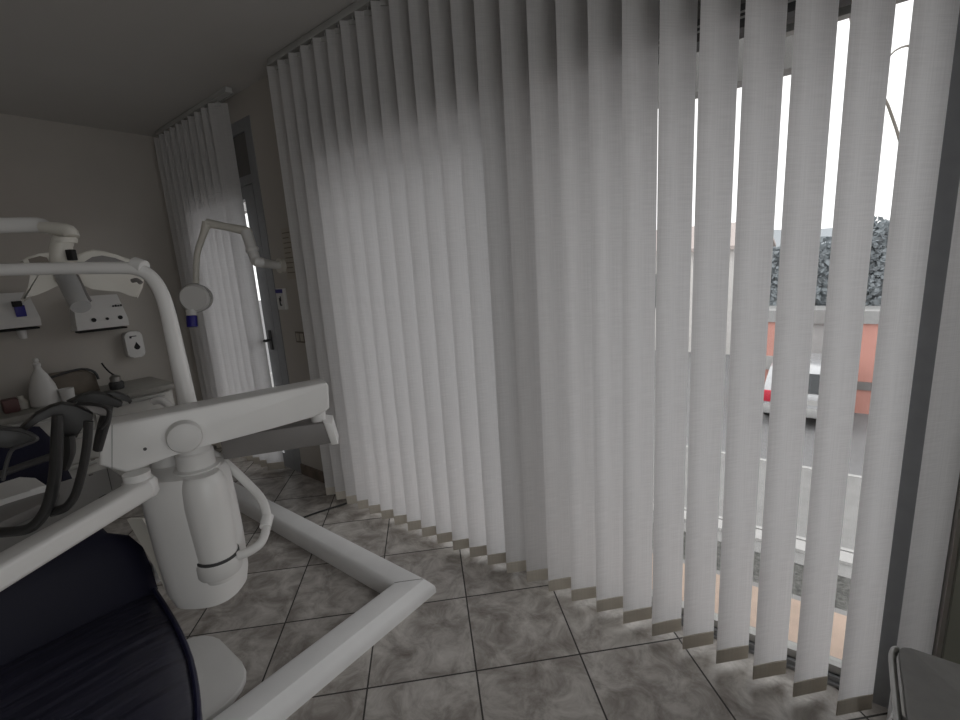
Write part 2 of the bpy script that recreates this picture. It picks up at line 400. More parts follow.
# hedge: a lumpy clipped mass of leaves
rng = random.Random(7)
def ztop(X): return 1.30+.80/(1+math.exp(-(X+.9)*1.6))+.10*math.sin(X*2.3)+.06*math.sin(X*5.1)
hc = MB(); n_ = 60
rows = []
for j in range(n_+1):
    X = -2.0+j*11/n_; zt = ztop(X)-.22
    rows.append([hc.bm.verts.new(p) for p in ((X, 17.0+.1*math.sin(X*4), GZ), (X, 17.0+.12*math.sin(X*5), zt), (X, 17.9, zt), (X, 17.9, GZ))])
for a, b_ in zip(rows, rows[1:]):
    for k in range(3): hc.bm.faces.new((a[k], b_[k], b_[k+1], a[k+1]))
hg = hc.obj('hedge', M['hedge'], smooth=False, label='grey green leafy hedge growing behind the pink garden wall', category='hedge')
hb = MB()
for i in range(9000):
    X = rng.uniform(-2.0, 7); zt = ztop(X); Z = -.6+(zt+.6)*rng.random()**.8; Y = 16.95+rng.uniform(-.25, .10)
    if Z > zt-.25: Y = rng.uniform(16.75, 17.8)
    a = rng.uniform(0, 6.28); e = rng.uniform(-1, 1); s_ = rng.uniform(.06, .12)
    u = Vector((math.cos(a), math.sin(a)*.6, e)).normalized()*s_; v = u.cross(Vector((rng.uniform(-1, 1), 1, rng.uniform(-1, 1)))).normalized()*s_*.6
    c = Vector((X, Y, Z)); hb.bm.faces.new([hb.bm.verts.new(c+q) for q in (-u, v, u, -v)])
hb.obj('leaves', M['hedge'], hg, smooth=False, kind='stuff')

# distant hill
hl = MB(); prev = None; rows = []
for j in range(61):
    X = -140+j*5; Z = 1.6+1.0*math.sin(j*.31)+.7*math.sin(j*.83+1)
    rows.append(((X, 95, GZ), (X, 102, Z*1.0+2.5), (X, 125, GZ)))
for a, b_ in zip(rows, rows[1:]):
    for k in range(2):
        hl.bm.faces.new([hl.bm.verts.new(q) for q in (a[k], b_[k], b_[k+1], a[k+1])])
bmesh.ops.remove_doubles(hl.bm, verts=hl.bm.verts, dist=.01)
struct('hills', hl, M['hill'], smooth=True)

# pale house up the road
hs = thing('house', 'pale rendered house with low clay roof up the road', 'house', (-5.2, 21, GZ))
x = MB(); x.box(-9, -2.9, 18.5, 25, GZ, 1.55); x.obj('wall', M['house'], hs, smooth=False)
x = MB(); x.prism([(-9.3, 18.2, 1.55), (-2.6, 18.2, 1.55), (-2.6, 21.7, 2.5), (-9.3, 21.7, 2.5)], (0, 0, .12))
x.prism([(-9.3, 25.3, 1.55), (-2.6, 25.3, 1.55), (-2.6, 21.7, 2.5), (-9.3, 21.7, 2.5)], (0, 0, .12)); x.obj('roof', M['roof'], hs, smooth=False)
for i in range(3):
    x = MB(); x.box(-8.2+i*1.9, -7.3+i*1.9, 18.44, 18.5, -.5, .8); x.obj('window', M['carglass'], hs, smooth=False)
for i, X in enumerate((-3.0, -1.95)):
    tag_ = ('slim grey street post farther along the pavement edge', 'dark slim street post nearer the silver car')[i]
    x = MB(); x.cyl((X, 10.6, GZ), (X, 10.6, .1-.7*i), .035, .028, 12); x.cyl((X, 10.6, .1-.7*i), (X, 10.6, .16-.7*i), .05, .03, 12)
    x.obj('street_post', M['coping'] if i == 0 else M['dark'], label=tag_, category='post')

# parked car seen from behind
cx, cy = -.53, 11.2
car = thing('car', 'silver car parked with its rear towards the window', 'car', (cx, cy, GZ)); car.scale = (1, 1, .88)
W = .71
side = [(0, .28), (-.02, .55), (.02, .78), (.30, 1.28), (.55, 1.38), (1.9, 1.40), (2.5, .92), (3.55, .80), (3.7, .5), (3.65, .25)]
x = MB(); rings = []
for fx, ins in ((-1, .10), (-.93, 0), (.93, 0), (1, .10)):
    rings.append([Vector((cx+W*fx*(1-.12*max(0, (z-.8))/.6), cy+y*(1-ins*.02)+ins*.2*(0.5 if y < 1.8 else -1), GZ+z-(ins*.3 if z > 1 else 0))) for y, z in side])
x.loft(rings); x.obj('body', M['car'], car)
x = MB(); x.prism([(cx-.54, cy+.035, GZ+.84), (cx+.54, cy+.035, GZ+.84), (cx+.46, cy+.26, GZ+1.24), (cx-.46, cy+.26, GZ+1.24)], (0, -.03, .02)); x.obj('rear_window', M['carglass'], car)
x = MB(); x.box(cx-.69, cx+.69, cy-.09, cy+.05, GZ+.28, GZ+.50, .04); x.obj('bumper', M['grey'], car)
for sx in (-1, 1):
    x = MB(); x.box(cx+sx*.56-.15, cx+sx*.56+.15, cy-.05, cy+.04, GZ+.56, GZ+.84, .03); x.obj('tail_light', M['red'], car)
x = MB(); x.box(cx-.26, cx+.26, cy-.035, cy-.018, GZ+.58, GZ+.69); x.obj('number_plate', M['kerb'], car)
for sx in (-1, 1):
    for yy in (.62, 3.0):
        x = MB(); x.cyl((cx+sx*.53, cy+yy, GZ+.30), (cx+sx*.71, cy+yy, GZ+.30), .30, n=24, bev=.03); x.obj('wheel', M['tyre'], car)

# bare tree
tr = thing('bare_tree', 'bare leafless tree rising against the white sky', 'tree', (.75, 9.9, GZ))
x = MB(); x.tube([(.75, 9.9, GZ), (.7, 9.9, 0), (.6, 9.85, 2.5), (.62, 9.8, 4.4)], [.11, .09, .06, .03]); x.obj('trunk', M['bark'], tr)
for pts, r in (([(.6, 9.85, 2.6), (.30, 9.4, 3.4), (-.10, 9.05, 4.15), (-.20, 9, 4.5), (-.30, 9, 4.95)], .022), ([(-.12, 9.05, 4.2), (-.17, 9, 4.6), (-.16, 9, 5.1)], .012),
               ([(.61, 9.8, 3.9), (.48, 9.2, 4.05), (.30, 9, 4.0), (.18, 8.9, 3.82)], .018), ([(.62, 9.8, 4.3), (.5, 9.7, 5.1), (.3, 9.6, 5.7)], .02)):
    x = MB(); x.tube(pts, [r, r*.85]+[r*.6]*(len(pts)-2), n=7); x.obj('branch', M['bark'], tr)

# ------------------------------------------------------------------ vertical blinds
ANG = math.radians(47)
def slat_set(name, label, group, centers, y, x0, x1, ang):
    root = thing(name, label, 'blind', ((x0+x1)/2, y, 0))
    rl = MB(); rl.box(x0, x1, y-.022, y+.022, 2.728, 2.762, .003)
    rl.box(x0, x1, y-.027, y-.022, 2.724, 2.735); rl.box(x0, x1, y+.022, y+.027, 2.724, 2.735); rl.obj('headrail', M['rail'], root)
    proto = None
    for i, cx_ in enumerate(centers):
        jit = random.uniform(-1, 1)*math.radians(1.6)
        if proto is None:
            m_ = MB(); nx, nz = 6, 10; grid = []
            for a in range(nx+1):
                t = a/nx-.5
                grid.append([m_.bm.verts.new((t*.127, .0022*(1-4*t*t), .078+(2.709-.078)*k/nz)) for k in range(nz+1)])
            for a in range(nx):
                for k in range(nz): m_.bm.faces.new((grid[a][k], grid[a+1][k], grid[a+1][k+1], grid[a][k+1]))
            me = bpy.data.meshes.new('slat'); m_.bm.to_mesh(me); m_.bm.free(); me.materials.append(M['slat'])
            for p_ in me.polygons: p_.use_smooth = True
            hm = MB(); hm.box(-.0635, .0635, -.0022, .0022, .022, .078, .001, 1)
            mh = bpy.data.meshes.new('bottom_weight'); hm.bm.to_mesh(mh); hm.bm.free(); mh.materials.append(M['hem'])
            hk = MB(); hk.box(-.02, .02, -.003, .003, 2.690, 2.712); hk.cyl((0, 0, 2.71), (0, 0, 2.735), .004, n=8)
            mk = bpy.data.meshes.new('hanger'); hk.bm.to_mesh(mk); hk.bm.free(); mk.materials.append(M['rail'])
            proto = (me, mh, mk)
        s_ = bpy.data.objects.new('slat', proto[0]); COL.objects.link(s_); s_.parent = root
        s_.location = (cx_-(x0+x1)/2, 0, 0); s_.rotation_euler = (0, 0, ang+jit)
        for nm, me in (('bottom_weight', proto[1]), ('hanger', proto[2])):
            c = bpy.data.objects.new(nm, me); COL.objects.link(c); c.parent = s_
    return root
slat_set('vertical_blind', 'long white linen vertical blind covering the wide window', None, [.122-.1165*k for k in range(-1, 25)], 1.655, -2.745, .36, ANG)
slat_set('vertical_blind', 'narrow white vertical blind hanging in front of the balcony door', None, [-3.47-.1165*k for k in range(10)], 1.655, -4.57, -3.285, ANG)

# ------------------------------------------------------------------ floor duct (white L-shaped cable cover)
def duct_prof(h=.082, w=.155):
    return [(-w/2, 0), (-w/2, .04), (-w/2+.006, .065), (-w/2+.020, h-.004), (-w/2+.032, h), (w/2-.046, h), (w/2-.034, h-.003), (w/2-.010, .048), (w/2-.002, .036), (w/2, .024), (w/2, 0)]
du = thing('floor_duct', 'white L-shaped cable duct on the tiled floor beside the dental chair', 'cable duct', (-1.5, 1.25, 0))
Cx, Cy = -1.502, 1.258
def duct_leg(name, a_end, along_x):
    rings = []
    for t in (0, 1):
        r = []
        for u, z in duct_prof():
            if along_x: r.append(Vector(((Cx+u if t == 0 else a_end), Cy+u, z)))
            else: r.append(Vector((Cx+u, (Cy+u if t == 0 else a_end), z)))
        rings.append(r)
    MB().loft(rings).obj(name, M['duct'], du)
x = MB(); x.tube([(Cx-.055, Cy-.055, .0825), (Cx+.035, Cy+.035, .0825), (Cx+.068, Cy+.068, .045)], .0012, n=6, smooth=0); x.obj('mitre_seam', M['midgrey'], du)
duct_leg('duct_cover', -4.2, True); duct_leg('duct_cover', -.45, False)
x = MB(); x.tube([(-2.62, 1.345, .006), (-2.594, 1.45, .006), (-2.532, 1.62, .006), (-2.52, 1.74, .006)], .006, n=8)
x.obj('floor_cable', M['black'], label='black cable running from the floor duct to the window wall', category='cable')

# ------------------------------------------------------------------ far counter and wall fittings
XW = XL+.001
ct = thing('counter_cabinet', 'white base cabinet with drawers against the far wall', 'cabinet', (-4.47, .3, 0))
x = MB(); x.box(XL+.002, -4.22, -.75, 1.28, .08, .70); x.obj('body', M['cab'], ct, smooth=False)
x = MB(); x.box(XL+.002, -4.27, -.73, 1.26, 0, .08); x.obj('plinth', M['dark'], ct, smooth=False)
for i in range(4):
    y0 = -.73+i*.5
    for z0, z1 in ((.53, .685), (.32, .52), (.095, .31)):
        x = MB(); x.box(-4.22, -4.20, y0, y0+.485, z0, z1, .004); dr = x.obj('drawer', M['cab'], ct)
        x = MB(); x.box(-4.20, -4.18, y0+.04, y0+.445, z1-.03, z1-.018, .002); x.obj('handle', M['steel'], dr)
x = MB(); x.box(XL+.002, -4.17, -.77, 1.30, .70, .742, .006); x.obj('worktop', M['worktop'], label='grey worktop along the far wall above white drawers', category='worktop')
ZW = .742
def dispenser(y0, y1, z0, z1, label, kind):
    r = thing('wall_dispenser', label, 'dispenser', (XL+.06, (y0+y1)/2, z0), 'towel dispensers on the far wall')
    x = MB(); dx = .16; t = .035
    x.loft([[Vector((XL+.001, y0, z0)), Vector((XL+.001, y1, z0)), Vector((XL+dx, y1-.01, z0+.01)), Vector((XL+dx, y0+.01, z0+.01))],
            [Vector((XL+.001, y0+.01, z0+.07)), Vector((XL+.001, y1-.01, z0+.07)), Vector((XL+dx+.01, y1-.01, z0+.07)), Vector((XL+dx+.01, y0+.01, z0+.07))],
            [Vector((XL+.001, y0+t, z1)), Vector((XL+.001, y1-t, z1)), Vector((XL+dx-.05, y1-t, z1)), Vector((XL+dx-.05, y0+t, z1))]])
    x.obj('housing', M['white2'], r, smooth=False)
    x = MB(); x.box(XL+.02, XL+dx-.02, y0+.02, y1-.02, z0-.012, z0-.0); x.obj('outlet_slot', M['blackin'], r, smooth=False)
    return r
r = dispenser(.845, 1.195, 1.205, 1.47, 'white paper towel dispenser with three dark buttons on the far wall', 0)
for k, yy in enumerate((.965, 1.05, 1.135)):
    x = MB(); x.cyl((XL+.16, yy, 1.285), (XL+.172, yy, 1.285), .016 if k != 1 else .011, n=14); x.obj('button', M['blackin'], r)
x = MB()
for k in range(4): x.box(XL+.142, XL+.150, 1.105+k*.017, 1.105+k*.017+.011, 1.372, 1.372+.012+.004*(k % 2))
x.obj('logo', M['darkink'], r, smooth=False)
r = dispenser(.33, .675, 1.275, 1.53, 'white wall dispenser with small purple window above the conical bottle', 1)
x = MB(); x.box(XL+.10, XL+.172, .545, .60, 1.36, 1.44, .004); x.obj('level_window', M['blue'], r)
x = MB(); x.box(XL+.09, XL+.176, .54, .59, 1.43, 1.47, .004); x.obj('latch', M['blackin'], r)
x = MB(); x.cyl((XL+.09, .56, 1.275), (XL+.09, .56, 1.20), .03, .022, 16); x.obj('nozzle', M['white2'], r)
sd = thing('soap_dispenser', 'white soap dispenser with dark drop-shaped window on the far wall', 'dispenser', (XL+.05, 1.21, .94))
def rr(cx, cy, hw, hh, r, n=5):
    pts = []
    for sx, sy, a0 in ((1, 1, 0), (-1, 1, PI/2), (-1, -1, PI), (1, -1, 1.5*PI)):
        for k in range(n+1):
            a = a0+k*PI/2/n; pts.append((cx+sx*(hw-r)+r*math.cos(a), cy+sy*(hh-r)+r*math.sin(a)))
    return pts
x = MB(); x.prism([(XL+.002, y, z) for y, z in rr(1.215, 1.045, .062, .11, .035)], (.09, 0, 0), .012); x.obj('housing', M['white2'], sd)
drop = [(1.225+.022*math.cos(a)*(1 if math.sin(a) < 0 else 1-.9*math.sin(a)), 1.025+(.024 if math.sin(a) < 0 else .042)*math.sin(a)) for a in [2*PI*k/24 for k in range(24)]]
x = MB(); x.prism([(XL+.0915, y, z) for y, z in drop], (.003, 0, 0)); x.obj('drop_window', M['blackin'], sd, smooth=False)
x = MB(); x.box(XL+.091, XL+.094, 1.185, 1.235, 1.112, 1.119); x.box(XL+.091, XL+.094, 1.185, 1.2, 1.10, 1.112); x.obj('logo', M['darkink'], sd, smooth=False)
bt = thing('spray_bottle', 'white conical plastic bottle with a small nozzle on the far worktop', 'bottle', (-4.36, .55, ZW))
bc = Vector((-4.36, .555, ZW)); bt.location = bc
x = MB(); x.lathe(bc, [(.072, 0), (.080, .010), (.080, .07), (.070, .14), (.046, .21), (.024, .25), (.017, .275)]); x.obj('bottle_body', M['white2'], bt)
x = MB(); x.lathe(bc+Vector((0, 0, .275)), [(.020, 0), (.022, .02), (.012, .03), (.016, .04), (.016, .055), (.004, .062)]); x.obj('nozzle', M['white2'], bt)
bx = thing('storage_tub', 'low brownish plastic tub with dark curved rim behind the white bottle', 'tub', (-4.6, .84, ZW))
x = MB(); x.prism([(-4.70, .60, ZW), (-4.70, .90, ZW), (-4.70, .89, ZW+.13), (-4.70, .84, ZW+.175), (-4.70, .605, ZW+.175)], (.16, 0, 0), .012); x.obj('tub_body', M['brown'], bx)
x = MB(); x.tube([(-4.53, .59, ZW+.15), (-4.53, .70, ZW+.178), (-4.53, .82, ZW+.188), (-4.53, .885, ZW+.15), (-4.53, .90, ZW+.09)], .009, n=8); x.obj('rim', M['dark'], bx)
cp = MB(); cp.lathe((-4.30, .665, ZW), [(.036, 0), (.043, .10), (.040, .10), (.034, .01)]); cp.obj('plastic_cup', M['white2'], label='small white plastic cup beside the conical bottle', category='cup')
pd = thing('pump_pot', 'small dark pump pot with bent lever on the far worktop', 'pump pot', (-4.45, .985, ZW))
x = MB(); x.lathe((-4.45, .985, ZW), [(.044, 0), (.048, .01), (.048, .05), (.040, .06)]); x.obj('pot', M['dark'], pd)
x = MB(); x.lathe((-4.45, .985, ZW+.06), [(.034, 0), (.036, .035), (.02, .05), (.006, .055)]); x.obj('lid', M['steel'], pd)
x = MB(); x.tube([(-4.45, .985, ZW+.11), (-4.45, .96, ZW+.14), (-4.45, .935, ZW+.19), (-4.45, .925, ZW+.22)], .006, n=8); x.obj('lever', M['blackin'], pd)
x = MB(); x.box(-4.42, -4.32, .34, .42, ZW, ZW+.09, .01); x.obj('small_carton', M['redobj'], label='dull red little box at the end of the far worktop', category='box')
x = MB(); x.lathe((-4.40, .44, ZW), [(.03, 0), (.034, .05), (.018, .07), (.016, .09)]); x.obj('small_jar', M['cream'], label='small cream jar between the red box and the conical bottle', category='jar')

# wall between door and window
no = MB(); no.box(-3.06, -2.94, YF-.003, YF-.0005, 1.50, 1.84)
n_ = no.obj('wall_notice', M['paper'], smooth=False, label='tall paper notice pinned on the wall beside the balcony door', category='notice')
x = MB()
for k in range(9): x.box(-3.047, -2.953-.02*(k % 3 == 1), YF-.0045, YF-.003, 1.805-k*.033, 1.812-k*.033)
x.obj('print', M['ink'], n_, smooth=False)
th = thing('wall_controller', 'small white controller with dark blue top on the wall by the door', 'controller', (-3.155, YF-.012, 1.30))
x = MB(); x.box(-3.205, -3.105, YF-.028, YF-.0005, 1.29, 1.44, .005); x.obj('housing', M['white2'], th)
x = MB(); x.box(-3.20, -3.11, YF-.031, YF-.027, 1.408, 1.435); x.obj('display', M['blue'], th, smooth=False)
x = MB(); x.box(-3.165, -3.152, YF-.031, YF-.027, 1.325, 1.375); x.box(-3.152, -3.142, YF-.031, YF-.027, 1.35, 1.385); x.box(-3.160, -3.140, YF-.031, YF-.027, 1.318, 1.328)
x.obj('symbol', M['darkink'], th, smooth=False)
sw = thing('light_switch', 'beige light switch plate on the wall below the controller', 'switch', (-3.0, YF, 1.05))
x = MB(); x.box(-3.06, -2.94, YF-.008, YF-.0005, 1.055, 1.135, .003); x.obj('plate', M['brown'], sw)
for k in range(2):
    x = MB(); x.box(-3.045+k*.05, -3.005+k*.05, YF-.012, YF-.008, 1.068, 1.122, .002); x.obj('rocker', M['paper'], sw)

# wall mounted x-ray arm
xr = thing('x_ray_unit', 'cream x-ray unit on a folding arm fixed to the window wall', 'x-ray unit', (-3.02, 1.74, 1.5))
E1 = at(207, 223, 2.95); E2 = at(246, 231, 2.98); E3 = at(256, 261, 3.0); E4 = Vector((-3.10, 1.70, 1.595)); HD = at(196, 298, 2.85)
x = MB(); x.cyl(E4+Vector((0, .05, 0)), E4+Vector((0, .02, 0)), .05, n=20); x.obj('wall_plate', M['cream'], xr)
x = MB(); x.tube([E4+Vector((0, .03, 0)), E4+(E3-E4)*.5, E3+Vector((.03, .01, -.01)), E3], [.024, .030, .034, .034], n=14); x.obj('wall_arm', M['white'], xr)
x = MB(); x.tube([E3+Vector((0, 0, -.01)), E3+(E2-E3)*.5, E2], [.032, .034, .036], n=14); x.lathe(E2+(E3-E2)*.62, [(.038, -.012), (.042, 0), (.038, .012)], 18, (E3-E2)); x.obj('joint', M['white'], xr)
x = MB(); x.tube([E2+(E2-E1)*.06+Vector((0, 0, -.01)), E2, E1+(E2-E1)*.5, E1], [.024, .030, .024, .028], n=14); x.obj('upper_arm', M['cream'], xr)
x = MB(); x.tube([E1, E1+(at(199, 248, 2.92)-E1)*.5, at(197, 255, 2.9), at(196, 284, 2.86)], [.028, .020, .018, .018], n=14); x.obj('forearm', M['cream'], xr)
fd = ray(196, 298).normalized(); sd_ = Vector((.788, .613, 0))
hax = (fd*.93+sd_*.30).normalized()
x = MB(); x.lathe(HD, [(.066, -.06), (.082, -.05), (.086, 0), (.084, .03), (.074, .046), (.07, .046)], 32, -hax); x.obj('tube_head', M['white2'], xr)
x = MB(); x.lathe(HD, [(.089, .012), (.089, .022)], 32, -hax); x.obj('seam', M['grey'], xr)
x = MB(); x.cyl(at(191, 310, 2.83), at(192, 316, 2.83), .03, n=18); x.obj('collar', M['white2'], xr)
x = MB(); x.cyl(at(191.5, 315.5, 2.83), at(192.5, 327, 2.83), .030, n=20, bev=.004); x.obj('cone_cap', M['blue'], xr)

# ------------------------------------------------------------------ dental unit
U = Vector((.788, .613, 0)).normalized(); V = Vector((-.613, .788, 0)).normalized()
BC = Vector((-1.385, .42, 0))
un = thing('dental_unit', 'white rounded dental unit body standing beside the navy chair', 'dental unit', (BC.x, BC.y, 0))
def ell(cu, cv, ru, rv, z, n=32, p=2.6):
    out = []
    for k in range(n):
        a = 2*PI*k/n; c, s_ = math.cos(a), math.sin(a)
        out.append(BC+U*(cu+ru*math.copysign(abs(c)**(2/p), c))+V*(cv+rv*math.copysign(abs(s_)**(2/p), s_))+Vector((0, 0, z)))
    return out
x = MB()
x.loft([ell(.0, .0, .06, .055, .622), ell(.0, 0, .088, .082, .634), ell(-.002, 0, .099, .09, .675), ell(-.004, 0, .105, .092, .78), ell(-.008, 0, .108, .09, .90), ell(-.012, 0, .108, .088, .985), ell(-.014, 0, .100, .08, 1.008), ell(-.014, 0, .075, .05, 1.015)])
x.obj('unit_body', M['white'], un)
x = MB(); c0 = BC+U*.066+V*(-.045)
x.lathe(c0, [(.02, .70), (.040, .705), (.049, .73), (.051, .80), (.055, .93), (.052, .985), (.045, 1.006), (.040, 1.012)], 32); x.obj('cup_column', M['white'], un)
x = MB(); x.lathe(c0, [(.0535, .768), (.0535, .776)], 32); x.obj('seam', M['dark'], un)
x = MB(); x.lathe(c0, [(.053, .722), (.0565, .73), (.0565, .763), (.053, .768)], 32); x.obj('ring', M['white2'], un)
x = MB(); c1 = BC+U*.030+V*(-.005); x.lathe(c1, [(.056, .985), (.056, 1.016), (.046, 1.02), (.046, 1.06), (.042, 1.064), (.042, 1.084)], 32); x.obj('post', M['white2'], un)
LP_ = Vector((-1.468, .402, 0)); x = MB(); x.lathe(LP_, [(.049, .98), (.049, 1.012), (.045, 1.016), (.045, 1.075)], 32); x.obj('post', M['white2'], un)
x = MB()                                                     # small maker's mark on the collar, unreadable in the photo
for k in range(5):
    a = -1.18+k*.10
    dv = U*math.cos(a)+V*math.sin(a); tv = (-U*math.sin(a)+V*math.cos(a))
    x.obox(c1+dv*.0562+Vector((0, 0, 1.0+.001*k)), tv, Vector((0, 0, 1)), .0022+.001*(k % 2), .003+.0012*((k+1) % 2), .0006)
x.obj('logo', M['darkink'], un, smooth=False)
x = MB(); hp = [at(208, 452, 1.33), at(222, 460, 1.36), at(245, 481, 1.40), at(262, 500, 1.40), at(267, 520, 1.38), at(262, 541, 1.33), at(248, 552, 1.29), at(236, 556, 1.27)]
x.tube(hp, .0125, n=14, smooth=5); hs_ = x.obj('suction_hose', M['white2'], un)
x = MB(); p_ = hp[4]; x.cyl(p_+(hp[5]-p_)*-.2, p_+(hp[5]-p_)*.35, .0165, n=16); x.obj('hose_collar', M['white'], hs_)
x = MB(); sp = [at(153, 402, 1.42), at(160, 400.5, 1.42), at(168, 405, 1.42), at(174, 414, 1.42), at(177, 432, 1.42), at(178, 470, 1.42)]
x.tube(sp, .0105, n=12, smooth=5); x.obj('cup_filler', M['white'], un)
x = MB(); x.loft([[at(132, 522, 1.36), at(148, 522, 1.36), at(150, 520, 1.42), at(136, 520, 1.42)], [at(160, 570, 1.31), at(178, 572, 1.30), at(180, 565, 1.40), at(164, 562, 1.40)], [at(176, 604, 1.28), at(196, 607, 1.27), at(196, 590, 1.40), at(178, 590, 1.40)]])
for v_ in x.bm.verts: v_.co += Vector((-.034, -.004, 0))
x.obj('support_bracket', M['cream'], un)
x = MB(); x.tube([BC-U*.05+Vector((0, 0, .68)), Vector((-1.60, .40, .66)), Vector((-1.74, .30, .55)), Vector((-1.80, .16, .40))], [.035, .035, .04, .04], n=14); x.obj('support_arm', M['white2'], un)

# light pole with its top bar
lp = thing('lamp_pole', 'tall white curved lamp pole rising behind the unit arm', 'pole', (-1.6, .52, 0))
pb = at(188, 405, 1.46)
pole = [Vector((pb.x, pb.y, .95)), pb, at(174, 340, 1.46), at(167, 310, 1.46), at(160, 290, 1.455), at(150, 276, 1.45), at(137, 269.5, 1.44), at(118, 268, 1.43), at(60, 268.5, 1.40), at(0, 270, 1.36), at(-70, 272, 1.32)]
x = MB(); x.tube(pole, [.0255, .0255, .023, .0215, .0205, .020, .0195, .019, .0185, .018, .018], n=20, smooth=5); x.obj('pole_tube', M['white'], lp)
x = MB(); q = at(140, 268, 1.445); x.cyl(at(134, 267, 1.445)+Vector((0, 0, .008)), at(145, 270, 1.445)+Vector((0, 0, .006)), .024, n=20, bev=.003); x.obj('collar', M['white2'], lp)
x = MB(); x.lathe((pb.x, pb.y, 0), [(.05, .90), (.05, .95), (.034, .97), (.03, 1.02)], 24); x.obj('pole_socket', M['white2'], lp)

# operating lamp
ol = thing('operating_lamp', 'white two-winged operating lamp hanging from an arm near the far wall', 'lamp', at(72, 270, 1.75))
T = 1.75
x = MB(); x.tube([at(-70, 226, 1.62), at(0, 225.5, 1.70), at(38, 225, T), at(48, 228, T)], [.0165, .0165, .0165, .014], n=16, flat=(0, 0, 1)); x.obj('arm', M['white2'], ol)
x = MB(); x.tube([at(42, 227, T), at(58, 229, T), at(69, 231.5, T), at(72, 237, T)], [.020, .025, .026, .024], n=16); x.obj('elbow', M['cream'], ol)
x = MB(); x.lathe(at(65, 240, T), [(.035, -.012), (.038, 0), (.035, .008)], 24); x.tube([at(64, 239, T), at(61, 248, T), at(61, 262, T), at(66, 279, T-.02)], [.032, .034, .034, .034], n=18); x.obj('neck', M['cream'], ol)
x = MB(); x.tube([at(65, 274, T-.02), at(73, 290, T-.05), at(81, 307, T-.08)], [.034, .034, .030], n=18); x.obj('grip', M['grey'], ol)
x = MB(); x.tube([at(76, 276, T-.02), at(84, 292, T-.05), at(89, 301, T-.06)], .009, n=10); x.obj('stay_rod', M['midgrey'], ol)
x = MB(); x.obox(at(71.5, 255, T-.01), U, V, .012, .012, .02, .003); x.obj('hinge_block', M['blackin'], ol)
fw = ray(72, 270).normalized()
def wing(px, name):
    n = fw; p0 = at(72, 270, T+.02)
    pts = [onplane(a, b, p0, n) for a, b in px]
    x = MB(); x.prism(pts, fw*.05, .010, 3); return x.obj(name, M['cream'], ol)
rw = wing([(66, 262), (76, 255), (86, 251), (93, 249.5), (104, 251), (118, 255), (130, 259), (141, 265), (145, 274), (143, 288), (138, 298.5), (130, 296), (119, 291.5), (106, 288), (92, 286.5), (80, 287), (68, 283)], 'reflector_wing')
lw_ = wing([(72, 262), (62, 252), (50, 251.5), (38, 253.5), (28, 256.5), (19, 261), (27, 264), (34, 276), (28, 287), (20, 300), (24, 302), (34, 293), (45, 288.5), (56, 286.5), (70, 285)], 'reflector_wing')
x = MB(); p0 = at(72, 270, T+.015); pts = [onplane(a, b, p0, fw) for a, b in [(84, 262), (92, 257), (102, 255.5), (115, 258), (126, 262), (126, 268), (84, 268)]]
x.prism(pts, fw*.01); x.obj('wing_shade', M['midgrey'], rw, smooth=False)  # flat plate, shade of the wing's hollow put into its colour
x = MB(); pts = [onplane(a, b, p0, fw) for a, b in [(28, 259), (40, 256), (47, 257.5), (50, 264), (30, 264)]]
x.prism(pts, fw*.01); x.obj('wing_shade', M['brown'], lw_, smooth=False)  # left wing's hollow, likewise shaded by a darker flat plate
x = MB(); x.tube([at(132, 281, T), at(137, 280, T), at(141, 283, T)], .008, n=8); x.obj('knob', M['midgrey'], rw)

# ------------------------------------------------------------------ instrument arm
A0 = Vector((-1.372, .246, 1.137)); A1 = Vector((-1.216, .762, 1.134)); ad = (A1-A0).normalized(); an = Vector((ad.y, -ad.x, 0))
ia = thing('folding_boom', 'long white folding boom reaching across in front of the blind', 'boom', (-1.3, .5, 1.0))
pl = [(99, 427), (327, 382.5), (329, 386), (330, 408), (326, 412), (316, 417), (270, 429), (225, 441), (200, 447), (168, 454), (156, 462), (140, 470), (126, 473), (99, 466)]
pts = [onplane(a, b, A0+an*.045, an) for a, b in pl]
x = MB(); x.prism(pts, -an*.085, .008, 3); ub = x.obj('upper_beam', M['white'], ia)
x = MB(); c = onplane(184, 435, A0+an*.045, an); x.lathe(c-an*.002, [(.039, 0), (.039, .026), (.036, .033), (.025, .038), (.004, .040)], 36, an); x.obj('pivot_cap', M['white2'], ub)
x = MB(); c = onplane(145, 449, A0+an*.045, an); x.cyl(c-an*.001, c+an*.0015, .004, n=12); x.obj('screw', M['dark'], ub)
x = MB(); pts = [onplane(a, b, A0+an*.0455, an) for a, b in [(111.5, 425.2), (112.6, 425), (112.6, 469), (111.5, 469)]]; x.prism(pts, an*.001); x.obj('seam', M['grey'], ub, smooth=False)
L0 = Vector((-1.44, .48, 1.035)); L1 = Vector((-1.225, .775, 1.035)); ld = (L1-L0).normalized(); lnn = Vector((ld.y, -ld.x, 0))
x = MB(); x.obox((L0+ld*.06+L1)/2, ld, lnn, (L1-L0).length/2-.03, .034, .035, .006); lb = x.obj('lower_beam', M['midgrey'], ia)  # mid grey carries the shade behind the white upper beam
x = MB(); x.prism([L1+ld*-.005+lnn*.044+Vector((0, 0, -.038)), L1+ld*.015+lnn*.044+Vector((0, 0, -.036)), L1+ld*.005+lnn*.044+Vector((0, 0, .032)), L1+ld*-.02+lnn*.044+Vector((0, 0, .040))], -lnn*.088, .005); x.obj('end_cap', M['white'], lb)
e = L1-ld*.035; x = MB(); x.cyl(e+Vector((0, 0, .03)), e+Vector((0, 0, .11)), .022, n=20); x.obj('pivot_pin', M['white2'], ia)

